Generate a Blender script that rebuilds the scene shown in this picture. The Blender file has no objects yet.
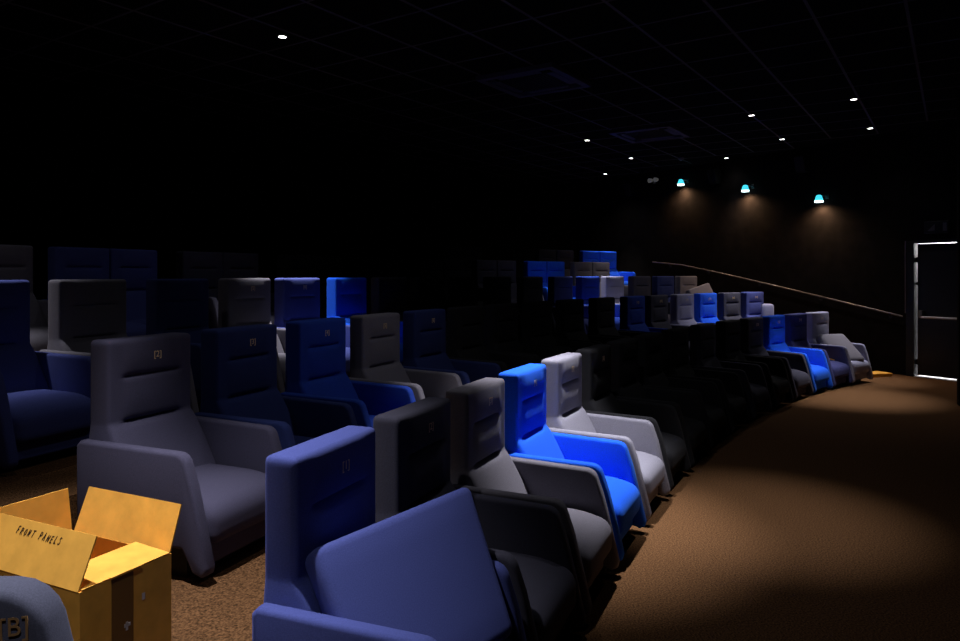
import bpy, math, random
from mathutils import Vector, Matrix
random.seed(4)
sc = bpy.context.scene
COL = sc.collection
PI = math.pi

# ------------------------------------------------------------------ camera and view
FPX, YH, CAMH = 709.7, 274.2, 1.54
cam = bpy.data.cameras.new('camera'); co = bpy.data.objects.new('camera', cam); COL.objects.link(co)
co.location = (0, 0, CAMH); co.rotation_euler = (PI/2, 0, 0)
cam.sensor_width = 36; cam.lens = FPX/960*36; cam.shift_y = -(320.5-YH)/960
cam.clip_start = .05; cam.clip_end = 100
sc.camera = co
sc.view_settings.view_transform = 'Standard'; sc.view_settings.look = 'None'
sc.view_settings.exposure = 0; sc.view_settings.gamma = 1; sc.view_settings.use_curve_mapping = False
w = bpy.data.worlds.new('world'); sc.world = w; w.use_nodes = True
w.node_tree.nodes['Background'].inputs[0].default_value = (0, 0, 0, 1)

# ------------------------------------------------------------------ materials
def mat(name, col, rough=.9, metal=0, noise=0, nscale=40, bump=0, bscale=400, emit=None, estr=0, sheen=0, spec=.3, col2=None):
    m = bpy.data.materials.new(name); m.use_nodes = True
    nt = m.node_tree; b = nt.nodes['Principled BSDF']
    b.inputs['Base Color'].default_value = (*col, 1); b.inputs['Roughness'].default_value = rough
    b.inputs['Metallic'].default_value = metal; b.inputs['Specular IOR Level'].default_value = spec
    if sheen:
        b.inputs['Sheen Weight'].default_value = sheen; b.inputs['Sheen Roughness'].default_value = .5
        b.inputs['Sheen Tint'].default_value = (*[min(1, c*3+.1) for c in col], 1)
    if noise or bump:
        tc = nt.nodes.new('ShaderNodeTexCoord')
    if noise:
        n = nt.nodes.new('ShaderNodeTexNoise'); n.inputs['Scale'].default_value = nscale; n.inputs['Detail'].default_value = 6
        nt.links.new(tc.outputs['Object'], n.inputs['Vector'])
        r = nt.nodes.new('ShaderNodeValToRGB'); r.color_ramp.elements[0].position = .3; r.color_ramp.elements[1].position = .7
        lo = col2 or tuple(c*(1-noise) for c in col); hi = tuple(min(1, c*(1+noise)) for c in col)
        r.color_ramp.elements[0].color = (*lo, 1); r.color_ramp.elements[1].color = (*hi, 1)
        nt.links.new(n.outputs['Fac'], r.inputs['Fac']); nt.links.new(r.outputs['Color'], b.inputs['Base Color'])
    if bump:
        n2 = nt.nodes.new('ShaderNodeTexNoise'); n2.inputs['Scale'].default_value = bscale; n2.inputs['Detail'].default_value = 3
        nt.links.new(tc.outputs['Object'], n2.inputs['Vector'])
        bm = nt.nodes.new('ShaderNodeBump'); bm.inputs['Strength'].default_value = bump; bm.inputs['Distance'].default_value = .004
        nt.links.new(n2.outputs['Fac'], bm.inputs['Height']); nt.links.new(bm.outputs['Normal'], b.inputs['Normal'])
    if emit:
        b.inputs['Emission Color'].default_value = (*emit, 1); b.inputs['Emission Strength'].default_value = estr
    return m

def fab(name, col): return mat(name, col, .92, noise=.18, nscale=260, bump=.22, bscale=520, sheen=.15, spec=.15)
F = {
    'charcoal': fab('charcoal_fabric', (.048, .047, .072)),
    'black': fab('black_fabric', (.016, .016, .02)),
    'plum': fab('plum_grey_fabric', (.070, .066, .115)),
    'grey': fab('grey_fabric', (.158, .150, .185)),
    'light': fab('light_grey_fabric', (.225, .22, .28)),
    'lavender': fab('lavender_grey_fabric', (.30, .30, .45)),
    'dusk': fab('dusk_blue_fabric', (.042, .046, .15)),
    'slate': fab('slate_blue_fabric', (.075, .08, .125)),
    'royal': fab('royal_blue_fabric', (.012, .108, .80)),
    'cobalt': fab('cobalt_fabric', (.016, .052, .36)),
    'indigo': fab('indigo_fabric', (.062, .08, .28)),
    'navy': fab('navy_fabric', (.022, .035, .14)),
}
M_base = mat('black_plinth_laminate', (.006, .006, .007), .6)
M_gold = mat('gold_thread', (.95, .68, .36), .5)
M_thread = mat('dull_gold_embroidery', (.34, .20, .09), .8)
M_carpet = mat('brown_speckled_carpet', (.125, .062, .028), 1, noise=.8, nscale=120, bump=1, bscale=200, spec=.05)
M_wall = mat('black_wall_fabric', (.008, .0065, .0062), .95, noise=.3, nscale=6, bump=.15, bscale=200, spec=.05)
M_ceil = mat('black_ceiling_tile', (.006, .006, .0065), .95, noise=.3, nscale=30, spec=.05)
M_grid = mat('dark_ceiling_tee', (.13, .12, .125), .6, spec=.2)
M_card = mat('corrugated_cardboard', (.80, .41, .07), .85, noise=.12, nscale=14, bump=.08, bscale=60, spec=.15)
M_tape = mat('brown_packing_tape', (.22, .11, .03), .6, spec=.1)
M_ink = mat('black_marker_ink', (.03, .015, .01), .6)
M_paper = mat('scuffed_paper', (.6, .55, .5), .8)
M_black = mat('black_plastic', (.012, .012, .013), .5)
M_dark = mat('dark_metal', (.03, .03, .032), .45, metal=.5)
M_steel = mat('brushed_steel', (.5, .5, .52), .35, metal=.9)
M_wood = mat('satin_handrail', (.17, .15, .145), .3, metal=.3, spec=.6)
M_door = mat('black_painted_door', (.016, .016, .018), .45, noise=.15, nscale=3)
M_ac = mat('dark_cassette_plastic', (.10, .10, .17), .5)
M_lens = mat('lit_downlight_lens', (1, 1, 1), .4, emit=(1, .97, .92), estr=9)
M_cyan = mat('lit_cyan_glass', (.1, .6, .7), .3, emit=(.06, .72, .9), estr=1.1)
M_white = mat('lit_lamp_opening', (1, 1, 1), .3, emit=(.75, 1, 1), estr=3.0)
M_out = mat('white_exterior_wall', (.85, .85, .87), .9)
M_sign = mat('unlit_sign_face', (.012, .014, .013), .4)
M_pict = mat('sign_pictogram_white', (.10, .10, .10), .5)
M_pale = mat('frosted_plastic', (.35, .35, .36), .4, emit=(.5, .5, .5), estr=.08)

# ------------------------------------------------------------------ mesh helpers
class MB:
    def __init__(s): s.v = []; s.f = []
    def add(s, vs, fs):
        o = len(s.v); s.v += [tuple(v) for v in vs]; s.f += [tuple(i+o for i in f) for f in fs]; return s
    def box(s, x0, x1, y0, y1, z0, z1, M=None):
        vs = [Vector((x, y, z)) for x in (x0, x1) for y in (y0, y1) for z in (z0, z1)]
        if M: vs = [M @ v for v in vs]
        return s.add(vs, [(0, 1, 3, 2), (4, 6, 7, 5), (0, 4, 5, 1), (2, 3, 7, 6), (0, 2, 6, 4), (1, 5, 7, 3)])
    def cyl(s, p, q, r, n=16, r2=None):
        p = Vector(p); q = Vector(q); d = (q-p).normalized(); a = d.orthogonal().normalized(); b = d.cross(a)
        r2 = r if r2 is None else r2
        vs = [p+(a*math.cos(2*PI*i/n)+b*math.sin(2*PI*i/n))*r for i in range(n)] + [q+(a*math.cos(2*PI*i/n)+b*math.sin(2*PI*i/n))*r2 for i in range(n)]
        return s.add(vs, [(i, (i+1) % n, n+(i+1) % n, n+i) for i in range(n)]+[tuple(range(n))[::-1], tuple(range(n, 2*n))])
    def tube(s, pts, r, n=12):
        for a, b in zip(pts[:-1], pts[1:]): s.cyl(a, b, r, n)
        return s
    def prism(s, poly, z0, z1):
        n = len(poly)
        vs = [(x, y, z0) for x, y in poly]+[(x, y, z1) for x, y in poly]
        return s.add(vs, [(i, (i+1) % n, n+(i+1) % n, n+i) for i in range(n)]+[tuple(range(n))[::-1], tuple(range(n, 2*n))])
    def rbox(s, x0, x1, y0, y1, z0, z1, r, nx=4, ny=4, nz=4, warp=None, M=None):
        def ax(a, b, n):
            c = [a, a+.25*r, a+.6*r, a+r]; m = [a+r+(b-a-2*r)*i/n for i in range(1, n)]
            return c+m+[b-r, b-.6*r, b-.25*r, b]
        X, Y, Z = ax(x0, x1, nx), ax(y0, y1, ny), ax(z0, z1, nz)
        idx = {}; vs = []
        def V(i, j, k):
            if (i, j, k) not in idx:
                p = Vector((X[i], Y[j], Z[k]))
                c = Vector((min(max(p.x, x0+r), x1-r), min(max(p.y, y0+r), y1-r), min(max(p.z, z0+r), z1-r)))
                d = p-c
                if d.length > 1e-9: p = c+d.normalized()*r
                if warp: p = Vector(warp(p))
                if M: p = M @ p
                idx[(i, j, k)] = len(vs); vs.append(p)
            return idx[(i, j, k)]
        fs = []; a, b, c = len(X)-1, len(Y)-1, len(Z)-1
        for j in range(b):
            for k in range(c):
                fs.append((V(0, j, k), V(0, j, k+1), V(0, j+1, k+1), V(0, j+1, k)))
                fs.append((V(a, j, k), V(a, j+1, k), V(a, j+1, k+1), V(a, j, k+1)))
        for i in range(a):
            for k in range(c):
                fs.append((V(i, 0, k), V(i+1, 0, k), V(i+1, 0, k+1), V(i, 0, k+1)))
                fs.append((V(i, b, k), V(i, b, k+1), V(i+1, b, k+1), V(i+1, b, k)))
        for i in range(a):
            for j in range(b):
                fs.append((V(i, j, 0), V(i, j+1, 0), V(i+1, j+1, 0), V(i+1, j, 0)))
                fs.append((V(i, j, c), V(i+1, j, c), V(i+1, j+1, c), V(i, j+1, c)))
        return s.add(vs, fs)
    def slab(s, poly, y0, y1, r, warp=None):
        """profile in (x,z), extruded along y, edges rounded by insetting the end rings"""
        n = len(poly); P = [Vector(p) for p in poly]; nrm = []
        area = sum(P[i].x*P[(i+1) % n].y-P[(i+1) % n].x*P[i].y for i in range(n)); sg = 1 if area > 0 else -1
        for i in range(n):
            e1 = (P[i]-P[i-1]).normalized(); e2 = (P[(i+1) % n]-P[i]).normalized()
            n1 = Vector((-e1.y, e1.x))*sg; n2 = Vector((-e2.y, e2.x))*sg
            m = (n1+n2).normalized(); nrm.append(m/max(.5, m.dot(n1)))
        rings = []
        for ang in (0, 30, 60, 90):
            A = math.radians(ang); rings.append((y0+r*(1-math.sin(A)), r*(1-math.cos(A))))
        rings = [(y0+r*(1-math.sin(math.radians(a))), r*(1-math.sin(math.radians(90-a)) )) for a in (90, 60, 30, 0)][::1]
        # ring at the face: fully inset; ring at depth r: no inset
        seq = [(y0+r*(1-math.cos(math.radians(a))), r*(1-math.sin(math.radians(a)))) for a in (0, 30, 60, 90)]
        seq += [(y0+y1-yy, ins) for yy, ins in seq[::-1]]
        vs = []
        for yy, ins in seq:
            for p, m in zip(P, nrm):
                q = p+m*ins; v = Vector((q.x, yy, q.y)); vs.append(Vector(warp(v)) if warp else v)
        k = len(seq); fs = []
        for a in range(k-1):
            for i in range(n): fs.append((a*n+i, a*n+(i+1) % n, (a+1)*n+(i+1) % n, (a+1)*n+i))
        fs += [tuple(range(n))[::-1], tuple(range((k-1)*n, k*n))]
        return s.add(vs, fs)
    def mesh(s, name, m, smooth=False):
        me = bpy.data.meshes.new(name); me.from_pydata(s.v, [], s.f); me.validate(); me.materials.append(m)
        import bmesh
        b = bmesh.new(); b.from_mesh(me); bmesh.ops.recalc_face_normals(b, faces=b.faces); b.to_mesh(me); b.free()
        if smooth:
            me.shade_smooth()
            me.set_sharp_from_angle(angle=math.radians(50))
        return me
def obj(name, me, parent=None, loc=None):
    o = bpy.data.objects.new(name, me); COL.objects.link(o)
    if parent: o.parent = parent
    if loc: o.location = loc
    return o
def part(name, mb, m, parent=None, smooth=False, label=None):
    o = obj(name, mb.mesh(name, m, smooth), parent)
    if label: o['label'] = label
    return o
def tag(o, label, cat, group=None):
    o['label'] = label; o['category'] = cat
    if group: o['group'] = group
    return o
def thing(name, label, cat, loc=(0, 0, 0), rz=0, group=None):
    o = bpy.data.objects.new(name, None); COL.objects.link(o); o.empty_display_size = .1
    o.location = loc; o.rotation_euler = (0, 0, rz)
    return tag(o, label, cat, group)
def struct(name, mb, m, smooth=False):
    o = part(name, mb, m, None, smooth); o['kind'] = 'structure'; return o
_txt = {}
def text_mesh(s, size, m, ext=.0012, shear=0):
    key = (s, size, m.name)
    if key in _txt: return _txt[key]
    c = bpy.data.curves.new('t', 'FONT'); c.body = s; c.size = size; c.extrude = ext; c.align_x = 'CENTER'; c.align_y = 'CENTER'
    c.shear = shear; c.resolution_u = 3
    o = bpy.data.objects.new('t', c); COL.objects.link(o)
    dg = bpy.context.evaluated_depsgraph_get(); dg.update()
    me = bpy.data.meshes.new_from_object(o.evaluated_get(dg)); me.name = 'lettering'
    bpy.data.objects.remove(o); me.materials.clear(); me.materials.append(m); _txt[key] = me
    return me

# ------------------------------------------------------------------ the curve the front row stands on
G, RISE = 1.386, .263
DS = .01; N0 = 700; N1 = 2500
def ang(s):
    if s < 0: return 1.2059-.0261*s
    if s > 11: return 1.2059-(.0261*11+.0054*60.5)-(.0261+.0054*11)*(s-11)
    return 1.2059-(.0261*s+.0027*s*s)
_pts = [None]*(N0+N1+1); _pts[N0] = (-.6615, 2.1615)
for i in range(N0, N0+N1):
    a = ang((i-N0+.5)*DS); _pts[i+1] = (_pts[i][0]+math.cos(a)*DS, _pts[i][1]+math.sin(a)*DS)
for i in range(N0, 0, -1):
    a = ang((i-N0-.5)*DS); _pts[i-1] = (_pts[i][0]-math.cos(a)*DS, _pts[i][1]-math.sin(a)*DS)
def offset(off):
    out = []
    for i, (x, y) in enumerate(_pts):
        a = ang((i-N0)*DS); out.append((x-math.sin(a)*off, y+math.cos(a)*off, a))
    return out
_rows = {}
def row_at(k, L):
    """point and tangent angle at arc length L along the back line of row k"""
    if k not in _rows:
        P = offset(G*k); acc = [0]*len(P)
        for i in range(1, len(P)): acc[i] = acc[i-1]+math.hypot(P[i][0]-P[i-1][0], P[i][1]-P[i-1][1])
        z = acc[N0]; _rows[k] = (P, [q-z for q in acc])
    P, acc = _rows[k]
    import bisect
    i = max(1, min(len(P)-1, bisect.bisect(acc, L)))
    t = (L-acc[i-1])/max(1e-9, acc[i]-acc[i-1])
    return Vector((P[i-1][0]*(1-t)+P[i][0]*t, P[i-1][1]*(1-t)+P[i][1]*t)), P[i][2]

# ------------------------------------------------------------------ room shell
Wd = Vector((-.53, .848)).normalized(); Wn = Vector((-Wd.y, Wd.x)); Wn = Wn if Wn.x < 0 and Wn.y < 0 else -Wn   # Wn points into the room
W0 = Vector((6.55, 10.70))
def wp(t, out=0): p = W0+Wd*t+Wn*out; return p
ZC = 3.72
struct('floor', MB().box(-14, 11, -4, 22, -.1, 0), M_carpet)
struct('ceiling', MB().box(-14, 11, -4, 22, ZC, ZC+.1), M_ceil)
TER = []
for k in range(1, 5):
    near = offset(G*(k-1)+.14); far = offset(G*k+.14 if k < 4 else G*4+1.6)
    sel = range(0, N0+N1+1, 40)
    # stop at the wall on the far side
    def inside(p): return (Vector((p[0], p[1]))-W0).dot(Wn) > .02
    A = [(near[i][0], near[i][1]) for i in sel if inside(near[i])]
    B = [(far[i][0], far[i][1]) for i in sel if inside(far[i])]
    def clip(poly, src):
        last = poly[-1]; i0 = max(i for i in sel if inside(src[i]))
        for i in range(i0, len(src)):
            if not inside(src[i]): break
            last = (src[i][0], src[i][1])
        poly.append(last)
    clip(A, near); clip(B, far)
    mb = MB()
    n = max(len(A), len(B))
    def res(P, n):
        L = [0]
        for a, b in zip(P[:-1], P[1:]): L.append(L[-1]+math.hypot(b[0]-a[0], b[1]-a[1]))
        out = []; j = 0
        for q in range(n):
            t = L[-1]*q/(n-1)
            while j < len(L)-2 and L[j+1] < t: j += 1
            u = (t-L[j])/max(1e-9, L[j+1]-L[j]); out.append((P[j][0]+(P[j+1][0]-P[j][0])*u, P[j][1]+(P[j+1][1]-P[j][1])*u))
        return out
    n = 70; A = res(A, n); B = res(B, n); z = RISE*k
    vs = [(x, y, 0) for x, y in A]+[(x, y, z) for x, y in A]+[(x, y, z) for x, y in B]+[(x, y, 0) for x, y in B]
    fs = []
    for r in range(4):
        for i in range(n-1): fs.append((r*n+i, r*n+i+1, ((r+1) % 4)*n+i+1, ((r+1) % 4)*n+i))
    fs += [(0, n, 2*n, 3*n), (n-1, 2*n-1, 3*n-1, 4*n-1)]
    struct('seating_terrace', mb.add(vs, fs), M_carpet)

def wall_box(t0, t1, z0, z1, o0, o1, mb):
    p = [wp(t0, o0), wp(t1, o0), wp(t1, o1), wp(t0, o1)]
    return mb.prism([(q.x, q.y) for q in p], z0, z1)
mb = MB()
DW, DH = 1.0, 2.0
wall_box(.06, 12, 0, ZC, -.2, 0, mb); wall_box(-DW-.06, .06, DH+.05, ZC, -.2, 0, mb); wall_box(-4.5, -DW-.06, 0, ZC, -.2, 0, mb)
struct('wall_right', mb, M_wall)
back = offset(G*4+1.6); mb = MB()
sel = [i for i in range(0, N0+N1+1, 60) if (Vector(back[i][:2])-W0).dot(Wn) > -.1]
P = [(back[i][0], back[i][1]) for i in sel]; Q = [(back[i][0]-math.sin(back[i][2])*.15, back[i][1]+math.cos(back[i][2])*.15) for i in sel]
struct('wall_back', mb.prism(P+Q[::-1], 0, ZC), M_wall)
struct('wall_left', MB().box(-12, 11, -3.6, -3.45, 0, ZC), M_wall)
struct('wall_front', MB().box(9.6, 9.75, -3.4, 9.6, 0, ZC), M_wall)
# black masking return beside the exit
struct('wall_masking', MB().prism([(5.60, 8.30), (6.05, 8.12), (6.12, 8.26), (5.67, 8.44)], 0, ZC), M_wall)

# ceiling tee grid, lying on the building's own axes
ga = math.atan2(1.88, 1.26); gu = Vector((math.cos(ga), math.sin(ga))); gv = Vector((-gu.y, gu.x))
GO = Vector((.45, 6.04))
mb = MB()
Mg = Matrix.Translation((GO.x, GO.y, 0)) @ Matrix.Rotation(ga, 4, 'Z')
def inr(p): return (p-W0).dot(Wn) > .1 and p.y > -3.3 and p.x < 9.5 and p.x > -9
for i in range(-16, 14):
    js = [j for j in range(-16, 22) if inr(GO+gu*(.664*j)+gv*(.664*i)) and inr(GO+gu*(.664*(j+1))+gv*(.664*i))]
    if js: mb.box(.664*min(js), .664*(max(js)+1), .664*i-.012, .664*i+.012, ZC-.006, ZC-.0005, Mg)
for j in range(-16, 22):
    is_ = [i for i in range(-16, 14) if inr(GO+gu*(.664*j)+gv*(.664*i)) and inr(GO+gu*(.664*j)+gv*(.664*(i+1)))]
    if is_: mb.box(.664*j-.01, .664*j+.01, .664*min(is_), .664*(max(is_)+1), ZC-.005, ZC-.0005, Mg)
struct('trim_1', mb, M_grid)

# door in the far wall, light leaking round it
rzw = math.atan2(-Wd.y, -Wd.x)          # local +x runs along the wall to the right, local +y points away from the room?
door = bpy.data.objects.new('door_1', None); COL.objects.link(door); door['kind'] = 'structure'
p = wp(0); door.location = (p.x, p.y, 0); door.rotation_euler = (0, 0, rzw)
# local frame: x = along wall to the right, y = out of the room
part('door_frame', MB().box(-.11, .006, -.03, .1, 0, DH+.045).box(-.0, DW+.06, -.03, .1, DH+.004, DH+.05).box(DW, DW+.06, -.03, .1, 0, DH+.045), M_black, door)
part('frame_bead', MB().box(-.12, -.108, -.042, -.02, .95, DH+.045), mat('lilac_grey_bead', (.12, .10, .12), .5), door)
dl = part('door_leaf', MB().rbox(.034, DW-.005, .02, .065, .027, DH-.006, .006, 2, 1, 2), M_door, door, True)
part('hinge', MB().box(.0, .06, .03, .05, .18, .26).box(.0, .06, .03, .05, 1.72, 1.80).box(.0, .06, .03, .05, 1.38, 1.42), M_dark, door)
pb = part('push_bar', MB().cyl((.12, -.05, .9), (DW-.06, -.05, .9), .016), M_steel, dl, True)
part('bar_bracket', MB().rbox(.085, .14, -.06, .02, .885, 1.0, .012, 2, 2, 2).rbox(DW-.1, DW-.05, -.06, .02, .885, 1.0, .012, 2, 2, 2), mat('worn_bracket', (.12, .12, .12), .5), dl, True)
# bright outdoor space beyond
ob = part('wall_outside', MB().box(-1.2, 2.2, .9, 1.0, -.2, 3), M_out, door)
ob['label'] = 'bright pale wall beyond the door gaps'
part('threshold', MB().box(0, DW, -.03, .9, .001, .006), M_out, door, label='pale lit threshold under the door')
la = bpy.data.lights.new('daylight_outside', 'AREA'); la.energy = 140; la.size = .5; la.color = (1, .98, .98)
lo = bpy.data.objects.new('daylight_outside', la); COL.objects.link(lo); lo.parent = door; lo.location = (.45, .55, 2.6); lo.rotation_euler = (math.radians(25), 0, 0)

# exit sign over the door
sg = thing('exit_sign', 'small unlit exit sign with pale running figure and doorway above the exit door', 'sign', (*wp(-.33, 0), 2.23), rzw)
part('sign_box', MB().rbox(-.17, .17, -.05, 0, -.09, .09, .008, 2, 1, 2), M_sign, sg, True)
part('doorway_symbol', MB().box(.09, .14, -.054, -.05, -.06, .06), M_pict, sg)
part('running_figure_symbol', MB().add([(-.12, -.053, -.05), (-.09, -.053, -.055), (-.02, -.053, -.05), (-.02, -.053, .05)], [(0, 1, 2, 3)]), M_pict, sg)

# handrail on the far wall
RP = [(.14, .90), (1.95, 1.26), (3.40, 1.54), (4.49, 1.73), (5.29, 1.80)]
hr = thing('handrail', 'long sloping handrail fixed to the dark side wall above the seat ends', 'handrail', (*wp(.14, 0), 0))
b = Vector(wp(.14, 0)).to_3d()
P3 = [Vector((*wp(t, .07), z))-b for t, z in RP]
part('rail', MB().tube(P3, .014, 14), M_wood, hr, True)
for t in (.35, 1.5, 2.7, 3.85, 4.85):
    z = next(z0+(z1-z0)*(t-t0)/(t1-t0) for (t0, z0), (t1, z1) in zip(RP[:-1], RP[1:]) if t0 <= t <= t1)
    part('rail_bracket', MB().cyl(Vector((*wp(t, .0), z-.06))-b, Vector((*wp(t, .07), z-.015))-b, .008, 8).cyl(Vector((*wp(t, 0), z-.06))-b, Vector((*wp(t, .008), z-.06))-b, .03, 12), M_dark, hr, True)

# ------------------------------------------------------------------ ceiling fixtures
def downlight(x, y, label, power, size, skirt, aim, col=(1, .98, 1)):
    t = thing('downlight', label, 'ceiling light', (x, y, ZC), 0, 'recessed ceiling downlights')
    n = 24; vs = []; fs = []
    for r, z in ((.036, -.001), (.036, -.008), (.05, -.010), (.055, -.001)):
        vs += [(r*math.cos(2*PI*i/n), r*math.sin(2*PI*i/n), z) for i in range(n)]
    for a in range(3): fs += [(a*n+i, a*n+(i+1) % n, (a+1)*n+(i+1) % n, (a+1)*n+i) for i in range(n)]
    part('trim_ring', MB().add(vs, fs), M_dark, t, True)
    part('lens', MB().cyl((0, 0, -.001), (0, 0, -.006), .036, 24), M_lens, t)
    for nm, pw, sz in (('downlight_beam', power, size), ('downlight_spill', power*skirt, 118)):
        l = bpy.data.lights.new(nm, 'SPOT'); l.energy = pw; l.spot_size = math.radians(sz); l.spot_blend = 1
        l.color = col; l.shadow_soft_size = .03
        o = bpy.data.objects.new(nm, l); COL.objects.link(o); o.parent = t; o.location = (0, 0, -.03)
        if aim:
            d = Vector(aim)-Vector((x, y, ZC)); o.rotation_euler = d.to_track_quat('-Z', 'Y').to_euler()
DL = [
 (-1.81, 6.50, 'lone bright downlight over the left seats, far from the others', 640, 40, .012, (-1.78, 6.55, .5)),
 (1.74, 11.53, 'leftmost downlight of the right hand ceiling cluster', 520, 44, .03, None),
 (2.83, 13.31, 'downlight just below right of the cluster leftmost, near the square vent', 90, 50, .08, None),
 (2.72, 15.40, 'lowest and most distant downlight above the back rows', 200, 56, .10, None),
 (4.62, 13.30, 'downlight directly above the middle cyan wall lamp', 40, 50, .10, None),
 (3.72, 9.72, 'downlight left of the two rightmost, over the front rows', 25, 44, .4, None),
 (4.87, 11.44, 'downlight above and left of the rightmost cyan wall lamp', 420, 54, .16, (4.3, 10.9, 0)),
 (4.65, 8.83, 'highest and nearest downlight at the right of the ceiling', 560, 38, .02, (4.6, 8.95, 0)),
 (5.82, 10.58, 'rightmost downlight nearest the exit door', 330, 30, .02, (5.6, 10.35, 0)),
 (.43, 4.40, 'downlight above the royal blue chair of the front row', 980, 44, .032, (.42, 4.45, 0)),
 (1.42, 4.1, 'downlight above the brown carpet aisle before the front row', 300, 36, .015, (1.72, 4.55, 0)),
 (-1.20, 2.32, 'downlight above the open cardboard box', 560, 54, .02, (-1.12, 2.3, 0)),
 (-1.0, .75, 'downlight above the end panel marked with the letter B', 110, 50, .01, (-1.1, 1.3, .5)),
 (-3.32, 4.28, 'downlight above the leftmost seats of the third row', 300, 46, .03, None),
]
for x, y, lb, pw, sz, sk, aim in DL: downlight(x, y, lb, pw, sz, sk, aim)

def cassette(cx, cy, label):
    t = thing('air_conditioning_cassette', label, 'ceiling vent', (cx, cy, ZC), ga, 'ceiling air conditioning cassettes')
    part('fascia', MB().box(-.475, .475, -.475, -.40, -.05, -.001).box(-.475, .475, .40, .475, -.05, -.001).box(-.475, -.40, -.40, .40, -.05, -.001).box(.40, .475, -.40, .40, -.05, -.001), M_ac, t)
    g = MB().box(-.28, .28, -.28, .28, -.035, -.001)
    for i in range(12): g.box(-.27, .27, -.26+.045*i, -.24+.045*i, -.045, -.035)
    part('grille', g, M_black, t)
    for q in range(4):
        R = Matrix.Rotation(q*PI/2, 4, 'Z')
        part('louver', MB().box(-.26, .26, .30, .38, -.012, -.004, R @ Matrix.Translation((0, 0, -.03)) @ Matrix.Rotation(0, 4, 'X')), M_ac, t)
cassette(.61, 7.94, 'square ceiling air unit with faint blue edge near the top centre')
cassette(2.60, 10.88, 'square ceiling air unit close behind the cluster of small downlights')

t = thing('smoke_detector', 'small pale dome hanging from ceiling above the leftmost cyan wall lamp', 'smoke detector', (3.77, 13.31, ZC))
part('housing', MB().cyl((0, 0, -.001), (0, 0, -.03), .06, 20, .05).cyl((0, 0, -.03), (0, 0, -.05), .035, 20, .025), M_ac, t, True)

def wall_t(px):       # distance along the wall for a picture column, used only to lay fixtures at their measured places
    q = (px-480)/FPX
    return (W0.x-q*W0.y)/(q*Wd.y-Wd.x)
for px, z, lb in ((683, 3.37, 'leftmost of the three cyan glowing wall lamps, farthest up the slope'),
                  (747, 3.09, 'middle one of the three cyan glowing wall lamps'),
                  (820, 2.77, 'rightmost of the three cyan glowing wall lamps, nearest the exit door')):
    t_ = wall_t(px)
    t = thing('wall_lamp', lb, 'wall lamp', (*wp(t_+.0, 0), z), rzw, 'cyan wall lamps on the side wall')
    LX = .07
    part('backplate', MB().rbox(.10, .17, -.02, 0, .03, .11, .006, 1, 1, 1), M_dark, t, True)
    part('arm', MB().tube([(.135, -.01, .07), (.11, -.08, .08), (LX, -.13, .07)], .008, 8), M_steel, t, True)
    n = 20; vs = []; fs = []
    prof = [(.022, .095), (.042, .082), (.054, .045), (.068, 0), (.068, -.025)]
    for r, zz in prof: vs += [(LX+r*math.cos(2*PI*i/n), -.14+r*math.sin(2*PI*i/n), zz) for i in range(n)]
    for a in range(3): fs += [(a*n+i, a*n+(i+1) % n, (a+1)*n+(i+1) % n, (a+1)*n+i) for i in range(n)]
    fs.append(tuple(range(n)))
    part('shade', MB().add(vs[:4*n], fs), M_cyan, t, True)
    part('lit_rim', MB().cyl((LX, -.14, -.001), (LX, -.14, -.03), .070, 24, .067), M_white, t, True)
    l = bpy.data.lights.new('wall_lamp_beam', 'SPOT'); l.energy = 62; l.spot_size = math.radians(160); l.spot_blend = 1; l.color = (1, .62, .34); l.shadow_soft_size = .04
    o = bpy.data.objects.new('wall_lamp_beam', l); COL.objects.link(o); o.parent = t; o.location = (.06, -.13, -.045)
    o.rotation_euler = Vector((.0, .12, -1)).to_track_quat('-Z', 'Y').to_euler()

el = thing('emergency_light', 'twin-headed emergency light high on the wall left of the cyan lamps', 'emergency light', (*wp(wall_t(656), 0), 3.53), rzw)
part('housing', MB().rbox(-.05, .05, -.05, 0, -.06, .02, .008, 1, 1, 1), M_black, el, True)
for s in (-1, 1):
    part('lamp_head', MB().cyl((s*.075, -.04, .02), (s*.085, -.12, .01), .035, 18, .05), M_pale, el, True)
part('indicator', MB().cyl((-.0, -.05, -.045), (-.0, -.065, -.045), .02, 14), M_pict, el, True)
for px, z, lb in ((805, 3.42, 'black speaker box high on the wall above the rightmost cyan lamp'),
              (717, 3.43, 'black speaker box high between the left and middle cyan lamps'),
              (632, 3.41, 'black speaker box on the wall left of the emergency light')):
    t = thing('wall_speaker', lb, 'speaker', (*wp(wall_t(px), 0), z), rzw, 'surround speakers on the side wall')
    part('cabinet', MB().rbox(-.09, .09, -.16, 0, -.13, .13, .012, 1, 1, 1, warp=lambda p: (p.x, p.y-.3*(p.z) if p.y < -.08 else p.y, p.z)), M_black, t, True)
    part('bracket', MB().box(-.02, .02, -.03, 0, .13, .17), M_dark, t)

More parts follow.
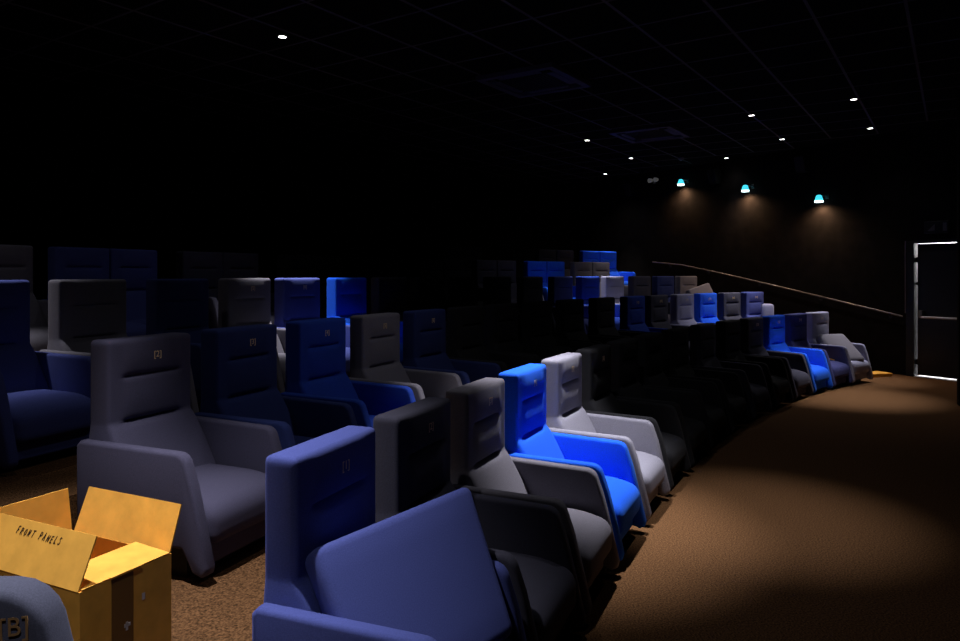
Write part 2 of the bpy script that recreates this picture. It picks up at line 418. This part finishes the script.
# ------------------------------------------------------------------ seats
BW, BT, TOP, ARM, SEAT = .495, .125, .98, .545, .335
WIDE = 1
def back_warp(p):
    x, y, z = p
    if x > BT*.45:
        k = (x-BT*.45)/(BT*.55)
        wv = max(0., min(1., (.185-abs(y))/.05)); wv = wv*wv*(3-2*wv)
        d = 0
        if z < .60: d += (.60-z)*.52+.012*(1-math.exp(-(.60-z)/.02))
        d -= .013*wv*math.exp(-((z-.808)/.008)**2)
        d -= .020*wv*math.exp(-((z-.602)/.010)**2)
        d += .008*max(0, math.sin(PI*(z-.815)/.16))*wv if .815 < z < .975 else 0
        d += .008*math.sin(PI*(z-.61)/.19)*wv if .61 < z < .80 else 0
        # sewn edge of the inset front panel
        if z > .60: d -= .004*math.exp(-((abs(y)-.222)/.004)**2)
        x += d*k
    if z < .60: y *= 1+.07*min(1, (.60-z)/.14)*WIDE
    return (x, y, z)
def arm_poly():
    pts = [(.015, .14), (.015, ARM-.02), (.035, ARM)]
    cx, cz, r = .565, ARM-.062, .06
    for a in (90, 75, 60, 45, 30, 15): pts.append((cx+r*math.cos(math.radians(a)), cz+r*math.sin(math.radians(a))))
    pts += [(.655, .40), (.735, .08), (.728, .05), (.70, .035), (.655, .05), (.60, .14)]
    return pts
def arm_mb(s, off=0):
    def wv(p):
        x, y, z = p
        return (x, y-s*.026*x/.8, z-.010*x/.7 if z > .4 else z)
    y0, y1 = (.267, .325) if s > 0 else (-.325, -.267)
    return MB().slab(arm_poly(), y0+off, y1+off, .016, wv)
def seat_warp(p):
    x, y, z = p
    if z > .25: z += .014*math.cos(min(1, abs(y)/.27)*PI/2)*math.sin(PI*min(1, max(0, x/.75)))
    if x > .5: z -= .9*(x-.5)**2
    return (x, y*(1-.09*x/.8), z)
_cache = {}
def cmesh(key, fn, m, smooth=True):
    k = (key, m.name)
    if k not in _cache: _cache[k] = fn().mesh(key.split('|')[0], m, smooth)
    return _cache[k]
def seat_unit(root, c, off=0, c_seat=None, number=None, back=True):
    m = F[c]
    ox = lambda o: setattr(o, 'location', (0, off, 0))
    if back:
        b = obj('backrest', cmesh('backrest', lambda: MB().rbox(0, BT, -BW/2, BW/2, .14, TOP, .022, 2, 22, 70, warp=back_warp), m), root); ox(b)
        if number:
            n_ = obj('seat_number', text_mesh('['+number+']', .042, M_gold), b)
            n_.matrix_local = Matrix.Translation((BT+.007, .02, TOP-.085)) @ Matrix(((0, 0, 1, 0), (1, 0, 0, 0), (0, 1, 0, 0), (0, 0, 0, 1)))
    s = obj('seat_cushion', cmesh('seat_cushion', lambda: MB().rbox(.12, .715, -.266, .266, .17, SEAT, .055, 10, 8, 3, warp=seat_warp), F[c_seat or c]), root); ox(s)
    f = obj('front_panel', cmesh('front_panel', lambda: MB().rbox(.61, .665, -.256, .256, .05, .168, .015, 1, 4, 3, warp=lambda p: (p.x, p.y*.93, p.z)), F[c_seat or c]), root); ox(f)
    return b if back else None
ROWZ = [0, RISE, 2*RISE, 3*RISE, 4*RISE]
RN_ = ['front', 'second', 'third', 'fourth', 'fifth']
def armchair(k, L, c, label, number=None, arms=(1, 1), arm_c=None):
    c = c or 'black'
    p, a = row_at(k, L+.265)
    n = Vector((math.sin(a), -math.cos(a))); p = p-n*.022
    root = thing('cinema_armchair', label, 'armchair', (p.x, p.y, ROWZ[k]), a-PI/2, RN_[k]+' row of cinema armchairs')
    seat_unit(root, c, 0, None, number)
    for s in (-1, 1): obj('armrest', cmesh('armrest|%d' % s, lambda: arm_mb(s), F[arm_c or c]), root)
    obj('base', cmesh('base', lambda: MB().box(.04, .58, -.25, .25, 0, .165), M_base, False), root)
    return root
def loveseat(k, L, c, label, nums=(None, None), off=None):
    h = BW/2+.004
    p, a = row_at(off or k, L+2*h+.02)
    root = thing('cinema_loveseat', label, 'loveseat', (p.x, p.y, ROWZ[k]), a-PI/2, RN_[k]+' row of two-seat cinema sofas')
    for s, nb in ((-1, nums[0]), (1, nums[1])):
        seat_unit(root, c, s*h, None, nb)
        o = obj('armrest', cmesh('armrest|%d' % s, lambda: arm_mb(s), F[c]), root); o.location = (0, s*h, 0)
    obj('base', cmesh('base|2', lambda: MB().box(.04, .58, -.25-h, .25+h, 0, .165), M_base, False), root)
    return root

ROW1 = [
 (.01, 'indigo', 'nearest front row armchair, indigo blue, marked [1], with a loose slab lying in it', '1'),
 (.67, 'charcoal', 'charcoal armchair in the front row between the nearest indigo chair and a grey one', '2'),
 (1.34, 'grey', 'mid grey front row armchair left of the brightly lit royal blue one', '3'),
 (2.01, 'royal', 'brightly lit royal blue armchair in the front row between two grey ones', '4'),
 (2.71, 'light', 'light grey front row armchair right of the brightly lit royal blue one', '5'),
 (3.39, 'black', 'black front row armchair just right of the light grey one in the middle', '6'),
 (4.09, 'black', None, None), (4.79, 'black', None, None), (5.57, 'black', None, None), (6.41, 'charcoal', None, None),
 (7.2, 'black', 'dark front row armchair, third to the left of the far royal blue one', None),
 (7.93, 'charcoal', 'charcoal front row armchair directly left of the far royal blue one', '12'),
 (8.61, 'royal', 'far royal blue armchair in the front row, three places from its right end', '13'),
 (9.28, 'dusk', 'dusky indigo front row armchair between the far royal blue and last light grey chairs', '14'),
 (9.94, 'lavender', 'light grey armchair ending the front row nearest the exit door', '15'),
]
for L, c, lb, nb in ROW1:
    armchair(0, L, c, lb or 'dark armchair in the unlit middle of the front row', nb)
ROW2 = [
 (.56, 'plum', 'dark plum grey armchair marked [2] beside the open cardboard box', '2'),
 (1.23, 'navy', 'navy armchair in the second row right of the dark grey one marked [2]', '3'),
 (1.93, 'cobalt', 'cobalt blue second row armchair between a navy and a grey one', '4'),
 (2.62, 'grey', 'grey second row armchair right of the cobalt blue one', '5'),
 (3.32, 'navy', 'dim navy second row armchair right of the grey one, before the row falls dark', '6'),
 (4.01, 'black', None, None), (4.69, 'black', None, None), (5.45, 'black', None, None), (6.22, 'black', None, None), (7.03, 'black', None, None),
 (7.85, 'cobalt', 'dim blue second row armchair, leftmost of the lit group at the row\'s far end', '12'),
 (8.5, 'charcoal', 'charcoal second row armchair between dim blue and pale lavender grey ones', '13'),
 (9.24, 'lavender', 'pale lavender grey armchair in the second row, left of a royal blue one', '14'),
 (9.9, 'royal', 'royal blue second row armchair right of the pale lavender grey one', '15'),
 (10.58, 'charcoal', 'charcoal second row armchair between the royal blue and last indigo one', '16'),
 (11.24, 'indigo', 'indigo armchair at the far right end of the second row', '17'),
]
for L, c, lb, nb in ROW2: armchair(1, L, c, lb or 'dark armchair in the unlit middle of the second row', nb)
ROW3 = [
 (.73, 'indigo', 'indigo armchair cut by the left edge with a lit blue seat, third row', None),
 (1.41, 'grey', 'grey third row armchair with pale lit left side behind the chair marked [2]', None),
 (2.15, 'navy', 'navy third row armchair second from the pale-sided grey one at left', None),
 (2.84, 'grey', 'third row grey armchair with a pinkish lit top, left of the brightest topped chair', '5'),
 (3.49, 'indigo', 'third row armchair with the brightest white-blue lit top under the lone downlight', '6'),
 (4.2, 'royal', 'royal blue third row armchair with its lit left side, behind the grey second row chair', None),
 (4.89, 'charcoal', 'dim charcoal third row armchair right of the royal blue one', None),
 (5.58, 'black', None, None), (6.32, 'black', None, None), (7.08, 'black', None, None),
 (7.86, 'charcoal', 'dark third row armchair in front of the lit blue loveseat\'s left half', None),
 (8.63, 'indigo', 'third row armchair with thin violet lit top left of the white-topped navy one', None),
 (9.35, 'cobalt', 'dark blue third row armchair with bright white lit top', None),
 (10.02, 'lavender', 'third row armchair showing a bright white left side, right of the dark blue one', None),
 (10.77, 'charcoal', 'charcoal third row armchair behind the dim blue second row chair', None),
 (11.44, 'navy', 'navy third row armchair left of the last light grey one', None),
 (12.09, 'grey', 'light grey armchair at the far right end of the third row', None),
]
for L, c, lb, nb in ROW3: armchair(2, L, c, lb or 'dark armchair in the unlit middle of the third row', nb)
ROW4 = [
 (1.235, 'grey', 'grey loveseat at the far left edge in the fourth row', (None, '2')),
 (2.42, 'indigo', 'dim blue loveseat in the fourth row, second from the left edge', (None, None)),
 (3.71, 'charcoal', 'dim charcoal loveseat right of the blue one at the left of the fourth row', (None, None)),
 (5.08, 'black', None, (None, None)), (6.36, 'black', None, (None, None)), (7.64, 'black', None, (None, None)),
 (8.93, 'charcoal', 'charcoal loveseat directly left of the lit blue one in the fourth row', (None, None)),
 (10.23, 'royal', 'lit royal blue loveseat in the fourth row left of the grey one', ('a', 'b')),
 (11.5, 'grey', 'grey loveseat at the far right end of the fourth row', (None, None)),
]
for L, c, lb, nb in ROW4: loveseat(3, L, c, lb or 'black loveseat in the unlit middle of the fourth row', (None, None))
for L, c, lb in ((9.65, 'black', 'black loveseat in the back row, second left of the bright blue one'),
                 (12.2, 'charcoal', 'dim charcoal loveseat in the back row left of the bright blue one'),
                 (13.46, 'royal', 'bright blue loveseat alone on the highest back row with one arm showing')):
    loveseat(4, L, c, lb, off=3.78)

# ------------------------------------------------------------------ loose upholstered slabs lying in the end seats
def local_pt(k, L, l, v, z):
    p, a = row_at(k, L); n = Vector((math.sin(a), -math.cos(a))); t = Vector((math.cos(a), math.sin(a)))
    q = p+n*l+t*v; return Vector((q.x, q.y, ROWZ[k]+z))
def loose_slab(P, Q, c, label, length=.36, lean=24, th=.12, taper=0, r=.034):
    wv = (Q-P); wd = wv.length; y = wv.normalized()
    h = Vector((y.y, -y.x, 0)).normalized()
    A = math.radians(lean); dn = (h*math.sin(A)-Vector((0, 0, 1))*math.cos(A)); dn = (dn-y*dn.dot(y)).normalized()
    nrm = dn.cross(y); nrm = nrm if nrm.dot(h) > 0 else -nrm
    # local x = along the top edge, y = face normal, z = up the slab
    X, Z = y, -dn; Y = Z.cross(X)
    R = Matrix((X, Y, Z)).transposed().to_4x4()
    O = P+dn*length
    def wpf(p):
        x, yy, z = p; u = (z/length)
        return (x-x*taper*(1-u), yy, z)
    sgn = 1 if Y.dot(h) < 0 else -1
    mb = MB().rbox(0, wd, 0 if sgn > 0 else -th, th if sgn > 0 else 0, 0, length, r, 6, 1, 6, warp=wpf)
    o = obj('upholstered_panel', mb.mesh('upholstered_panel', F[c], True)); o.matrix_world = Matrix.Translation(O) @ R
    return tag(o, label, 'upholstery panel', 'loose padded panels on the end seats')
loose_slab(Vector((-.508, 2.14, .715)), Vector((-.03, 2.56, .79)), 'indigo', 'large indigo padded panel propped across the nearest front row seat', .50, 34, .12, .14)
loose_slab(local_pt(0, 9.94, .15, .06, .69), local_pt(0, 9.94, .32, .51, .69), 'grey', 'grey padded panel propped in the last front row seat nearest the exit', .55, 50, .14, .0, .055)
loose_slab(local_pt(1, 11.24, .20, .30, .79), local_pt(1, 11.24, .34, .45, .79), 'lavender', 'pale blue-grey rounded panel standing at the right end of the second row', .62, 5, .12, 0, .055)
loose_slab(local_pt(2, 12.09, .22, .10, .74), local_pt(2, 12.09, .30, .60, .87), 'light', 'light grey padded panel tilted against the last third row seat', .40, 20)

# upholstered end panel with the row letter, at the near left
ep = thing('end_panel', 'dark blue rounded end panel with gold letter B at the bottom left corner', 'seat end panel', (-1.205, 1.56, RISE-.0))
poly = [(-.32, 0), (-.32, .585), (-.30, .60)]
for a in (90, 72, 54, 36, 18): poly.append(((.17+.11*math.cos(math.radians(a))), .49+.11*math.sin(math.radians(a))))
poly += [(.33, .30), (.36, .05), (.35, 0)]
part('padded_panel', MB().slab(poly, -.05, .05, .022), F['slate'], ep, True)
tx = obj('row_letter', text_mesh('[B]', .058, M_thread, .0003, .1), ep); tx.matrix_local = Matrix.Translation((.212, -.0515, .525)) @ Matrix.Rotation(PI/2, 4, 'X') @ Matrix.Rotation(.12, 4, 'Z')

# ------------------------------------------------------------------ cardboard box
ul = Vector((-.90, .43, 0)).normalized(); us = Vector((.43, .90, 0)).normalized(); us = (us-ul*us.dot(ul)).normalized()
P1 = Vector((-1.08, 1.915, RISE)); LB, SB, HB, T = .46, .30, .417, .004
bx = thing('cardboard_box', 'open cardboard box with raised flaps reading FRONT PANELS', 'box', P1)
R = Matrix((us, ul, Vector((0, 0, 1)))).transposed().to_4x4()     # local x = short side, y = long side
bx.matrix_world = Matrix.Translation(P1) @ R
mb = MB().box(0, SB, 0, T, 0, HB).box(0, SB, LB-T, LB, 0, HB).box(0, T, T, LB-T, 0, HB).box(SB-T, SB, T, LB-T, 0, HB).box(T, SB-T, T, LB-T, 0, T)
part('body', mb, M_card, bx)
FL = .145
def flap(a, b, d, name_label=None):
    """flat board hinged on a-b, reaching out by vector d"""
    a = Vector(a); b = Vector(b); d = Vector(d); n = (b-a).cross(d).normalized()*.0022; e = (b-a).normalized()*.006
    vs = [a+e-n, b-e-n, b-e*2+d-n, a+e*2+d-n, a+e+n, b-e+n, b-e*2+d+n, a+e*2+d+n]
    return part('flap', MB().add(vs, [(0, 1, 2, 3), (7, 6, 5, 4), (0, 4, 5, 1), (1, 5, 6, 2), (2, 6, 7, 3), (3, 7, 4, 0)]), M_card, bx, label=name_label)
flap((SB, 0, HB), (SB, LB, HB), (.05, 0, .135))
flap((0, LB, HB), (SB, LB, HB), (0, .012, .143))
f1 = flap((0, 0, HB), (0, LB, HB), (.06, 0, .132), 'cardboard flap with black handwriting')
flap((0, 0, HB+.003), (SB, 0, HB+.003), (0, .143, .012))
d = Vector((.06, 0, .132)).normalized()
xx = Vector((0, -1, 0)); nn = xx.cross(d)
T4 = Matrix((xx, d, nn)).transposed().to_4x4()
GL = {'F': [[(0, 0), (0, 1)], [(0, 1), (.6, 1.02)], [(0, .5), (.45, .54)]], 'R': [[(0, 0), (.02, 1), (.5, .9), (.5, .6), (.05, .5), (.6, 0)]],
 'O': [[(.3, 0), (.02, .3), (.05, .8), (.35, 1), (.6, .7), (.58, .25), (.3, 0)]], 'N': [[(0, 0), (.05, 1), (.5, .05), (.6, 1)]],
 'T': [[(0, 1), (.7, 1.05)], [(.35, 1), (.3, 0)]], 'P': [[(0, 0), (.04, 1), (.55, .9), (.5, .55), (.04, .48)]],
 'A': [[(0, 0), (.3, 1), (.6, 0)], [(.1, .4), (.5, .38)]], 'E': [[(.55, 1), (.03, .95), (0, 0), (.55, .05)], [(.02, .5), (.45, .52)]],
 'L': [[(.05, 1), (0, 0), (.55, .06)]], 'S': [[(.55, .9), (.2, 1), (.05, .75), (.5, .4), (.45, .08), (0, .05)]]}
mb = MB(); rr = random.Random(7); cx = 0
for ch in 'FRONT PANELS':
    if ch == ' ': cx += .013; continue
    dy = rr.uniform(-.0012, .0012); sx = .0095*rr.uniform(.85, 1.1); sy = .0185*rr.uniform(.9, 1.08)
    for st in GL[ch]:
        pts = [Vector((cx+sx*x+.003*y, dy+sy*y, 0)) for x, y in st]
        for a_, b_ in zip(pts[:-1], pts[1:]):
            e = (b_-a_).normalized(); q = Vector((-e.y, e.x, 0))*.0011; e = e*.0006
            mb.add([a_-q-e, b_-q+e, b_+q+e, a_+q-e], [(0, 1, 2, 3)])
    cx += .0125
wr = part('handwriting', mb, M_ink, f1)
wr.matrix_local = Matrix.Translation(Vector((0, .343, HB))+d*.104+nn*.0030) @ T4 @ Matrix.Rotation(-.02, 4, 'Z') @ Matrix.Diagonal((1.38, 1.05, 1, 1))
part('tape', MB().box(.095, .165, -.0012, -.0002, .0, HB-.002), M_tape, bx)
part('tab', MB().box(.09, .19, -.004, .02, HB+.001, HB+.006), M_card, bx)
part('scuff_mark', MB().box(.135, .155, -.0022, -.0012, HB-.155, HB-.145).box(.14, .147, -.0022, -.0012, HB-.165, HB-.14), M_paper, bx)
part('scuff_mark', MB().box(.195, .205, -.0012, -.0002, HB-.10, HB-.08), M_paper, bx)

# scraps by the far end
p = wp(.42, .30); q = row_at(0, 10.56)[0]
o = part('cardboard_sheet', MB().box(-.20, .20, -.13, .13, 0, .05, Matrix.Rotation(.3, 4, 'Z')), M_card); o.location = (5.98, 10.75, 0)
tag(o, 'flat cardboard piece on the carpet at the wall foot beside the last chair', 'cardboard')
s = local_pt(0, 9.28, .42, .40, SEAT+.012)
o = part('cardboard_scrap', MB().box(-.09, .09, -.05, .05, 0, .012, Matrix.Translation((0, 0, .02)) @ Matrix.Rotation(.25, 4, 'Y')), M_card); o.location = s+Vector((0, 0, 0))
tag(o, 'small orange cardboard scrap lying on the indigo seat before the last chair', 'cardboard')
